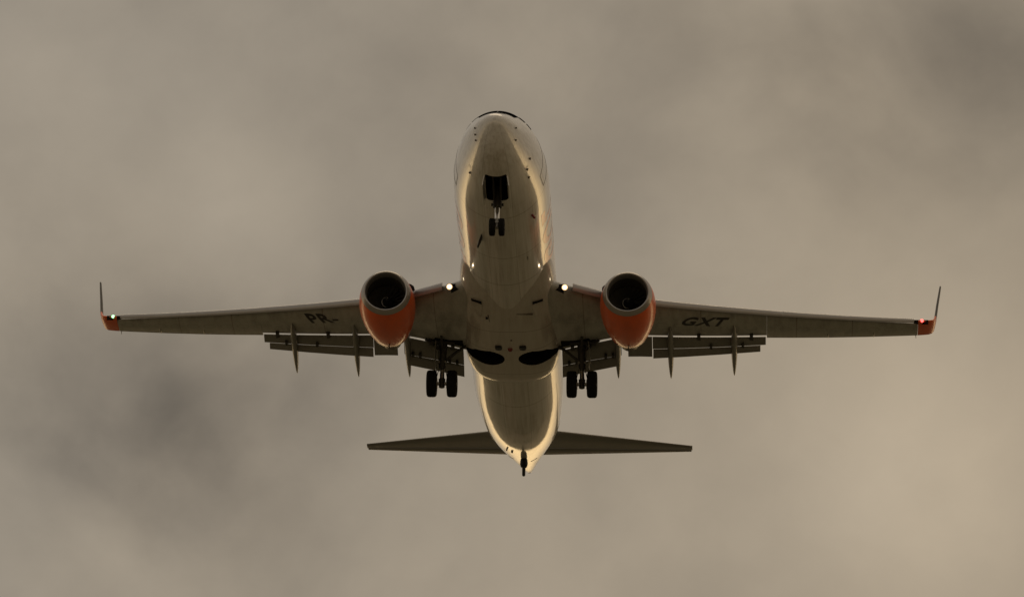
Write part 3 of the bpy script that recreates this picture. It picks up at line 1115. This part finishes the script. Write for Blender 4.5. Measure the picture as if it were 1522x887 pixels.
# ---- landing gear
def wheel(name, c, dia, wid, parent):
    bm = bmesh.new()
    r, h = dia / 2, wid / 2
    rim = r * .52
    tyre = [(-h * .80, rim), (-h * .95, rim * 1.12), (-h, r * .74), (-h * .96, r * .86), (-h * .80, r * .955), (-h * .5, r * .993), (-h * .42, r), (-h * .40, r * .985), (-h * .34, r * .985), (-h * .32, r),
            (-h * .06, r), (-h * .04, r * .985), (h * .04, r * .985), (h * .06, r), (h * .32, r), (h * .34, r * .985), (h * .40, r * .985), (h * .42, r), (h * .5, r * .993), (h * .80, r * .955), (h * .96, r * .86), (h, r * .74), (h * .95, rim * 1.12), (h * .80, rim)]
    hub = [(h * .72, rim * .97), (h * .45, rim * .80), (h * .40, rim * .35), (h * .70, rim * .28), (h * .72, 0)]
    full = [(-a, r_) for a, r_ in hub[::-1]] + tyre + hub
    nt_ = len(tyre)
    mats = [1] * len(hub) + [0] * (nt_ - 1) + [1] * len(hub)
    lathe(bm, full, c, Vector((1, 0, 0)), 40, mats=mats)
    return obj(name, bm, [M_RUBBER, M_HUB], parent)


# nose gear
bm = bmesh.new()
sN = 3.98
tube(bm, V(0, sN - .05, -1.5), V(0, sN, -2.12), .15, .15, 20, 0)
tube(bm, V(0, sN, -2.10), V(0, sN, -2.32), .19, .17, 20, 0)
tube(bm, V(-.24, sN + .02, -2.2), V(.24, sN + .02, -2.2), .06, .06, 12, 0)
tube(bm, V(0, sN, -2.30), V(0, sN, -2.95), .10, .095, 20, 1)
tube(bm, V(0, sN, -2.82), V(0, sN, -3.2), .12, .11, 16, 2)
tube(bm, V(-.30, sN, -3.16), V(.30, sN, -3.16), .055, .055, 12, 2)
tube(bm, V(-.05, sN + .12, -2.3), V(0, sN + .34, -2.62), .035, .03, 8, 2)
tube(bm, V(.05, sN + .12, -2.3), V(0, sN + .34, -2.62), .035, .03, 8, 2)
tube(bm, V(0, sN + .34, -2.62), V(0, sN + .08, -3.0), .04, .035, 8, 2)
tube(bm, V(-.12, sN - .05, -2.0), V(-.16, sN - 1.1, -1.45), .05, .05, 10, 0)
tube(bm, V(.12, sN - .05, -2.0), V(.16, sN - 1.1, -1.45), .05, .05, 10, 0)
ng = obj('nose_gear', bm, [M_GEARP, M_CHROME, M_STEEL], plane)
for sx in (-.185, .185):
    wheel('wheel', V(sx, sN, -3.16), .69, .235, ng)
bm = bmesh.new()
lathe(bm, [(-.06, .05), (0, .075), (.01, .07), (.012, 0)], V(0, sN - .14, -2.98), Vector((0, -1, 0)), 16)
obj('taxi_light', bm, M_STEEL, ng)
# nose gear doors: thin curved panels hanging either side of the bay
for sg in (-1, 1):
    bm = bmesh.new()
    rr = []
    for k in range(9):
        s = 2.04 + 1.9 * k / 8
        zt = interp(FB, s) + .10
        hgt = .42 + .05 * math.sin(math.pi * k / 8)
        o_, i_ = [], []
        for j in range(5):
            u = j / 4
            x = .44 + .05 * math.sin(u * 1.3) + .02 * u
            o_.append(V(sg * (x + .014), s, zt - hgt * u))
            i_.append(V(sg * (x - .014), s, zt - hgt * u))
        rr.append(o_ + i_[::-1])
    loft(bm, rr)
    obj('nose_gear_door', bm, M_WHITE, plane)

# main gear
for sg in (-1, 1):
    X = sg * 2.86
    sA, zA = 19.6, -2.92
    bm = bmesh.new()
    tube(bm, V(X - sg * .06, 19.15, -1.15), V(X, sA - .03, -2.28), .16, .145, 20, 0)
    tube(bm, V(X - .5, 19.1, -1.28), V(X + .5, 19.1, -1.28), .10, .10, 14, 0)
    tube(bm, V(X, sA - .03, -2.26), V(X, sA, -2.80), .095, .095, 18, 1)
    tube(bm, V(X, sA, -2.72), V(X, sA, -3.08), .14, .12, 16, 0)
    tube(bm, V(X - .62, sA, zA), V(X + .62, sA, zA), .075, .075, 14, 2)
    # brake packs
    for dx in (-.24, .24):
        tube(bm, V(X + dx - .06, sA, zA), V(X + dx + .06, sA, zA), .20, .20, 20, 2)
    # torsion links, aft
    for dx in (-.06, .06):
        tube(bm, V(X + dx, sA + .1, -2.2), V(X, sA + .42, -2.52), .045, .035, 8, 0)
        tube(bm, V(X, sA + .42, -2.52), V(X + dx, sA + .1, -2.86), .035, .045, 8, 0)
    # folding side brace to the fuselage, reaction link and retraction jack
    tube(bm, V(X - sg * .05, 19.45, -2.05), V(sg * 2.25, 19.3, -1.62), .065, .06, 12, 0)
    tube(bm, V(sg * 2.25, 19.3, -1.62), V(sg * 1.75, 19.2, -1.30), .065, .06, 12, 0)
    tube(bm, V(X + sg * .1, 19.25, -1.55), V(sg * 3.55, 19.0, -1.2), .06, .06, 12, 0)
    tube(bm, V(X, 19.3, -1.65), V(X, 18.3, -1.32), .055, .055, 12, 0)
    # hydraulic lines
    for dx, dy in ((.12, -.12), (-.12, -.12), (.05, -.16)):
        pr = V(X + dx, 19.2 + dy, -1.3)
        for q in (V(X + dx * 1.3, 19.4 + dy, -1.8), V(X + dx, 19.55 + dy, -2.3), V(X + dx * 1.8, 19.6 + dy, -2.7), V(X + dx * 2.1, 19.6, -2.88)):
            tube(bm, pr, q, .016, .016, 6, 0)
            pr = q
    # bright fittings either side of the brace
    for dx in (-.13, .13):
        tube(bm, V(X + dx, sA - .2, -2.06), V(X + dx, sA - .28, -2.06), .055, .05, 12, 2)
    mgear = obj('main_gear', bm, [M_GEARP, M_CHROME, M_STEEL], plane)
    for dx in (-.415, .415):
        wheel('wheel', V(X + dx, sA, zA), 1.11, .42, mgear)
    # leg door on the outer side
    bm = bmesh.new()
    rr = []
    for k in range(7):
        u = k / 6
        z = -1.32 - .98 * u
        hw = .36 - .10 * u
        xo = X + sg * (.25 + .05 * math.sin(u * 3))
        cs = 19.2 + .33 * u
        rr.append([V(xo - .02, cs - hw, z), V(xo + .02, cs - hw, z), V(xo + .045, cs, z), V(xo + .02, cs + hw, z), V(xo - .02, cs + hw, z), V(xo + .005, cs, z)])
    loft(bm, rr)
    obj('gear_door', bm, M_FLAP, mgear)
    # dark plate laid under the wing, painting in the shade of the leg recess
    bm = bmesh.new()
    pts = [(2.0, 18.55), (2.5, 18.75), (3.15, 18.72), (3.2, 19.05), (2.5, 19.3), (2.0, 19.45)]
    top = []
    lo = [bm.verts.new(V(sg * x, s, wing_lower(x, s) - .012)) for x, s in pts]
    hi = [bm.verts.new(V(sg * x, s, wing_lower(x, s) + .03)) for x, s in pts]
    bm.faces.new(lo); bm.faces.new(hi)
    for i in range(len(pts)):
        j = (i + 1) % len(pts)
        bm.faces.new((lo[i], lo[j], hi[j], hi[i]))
    obj('gear_recess_shade', bm, M_DARK, mgear, smooth=0)
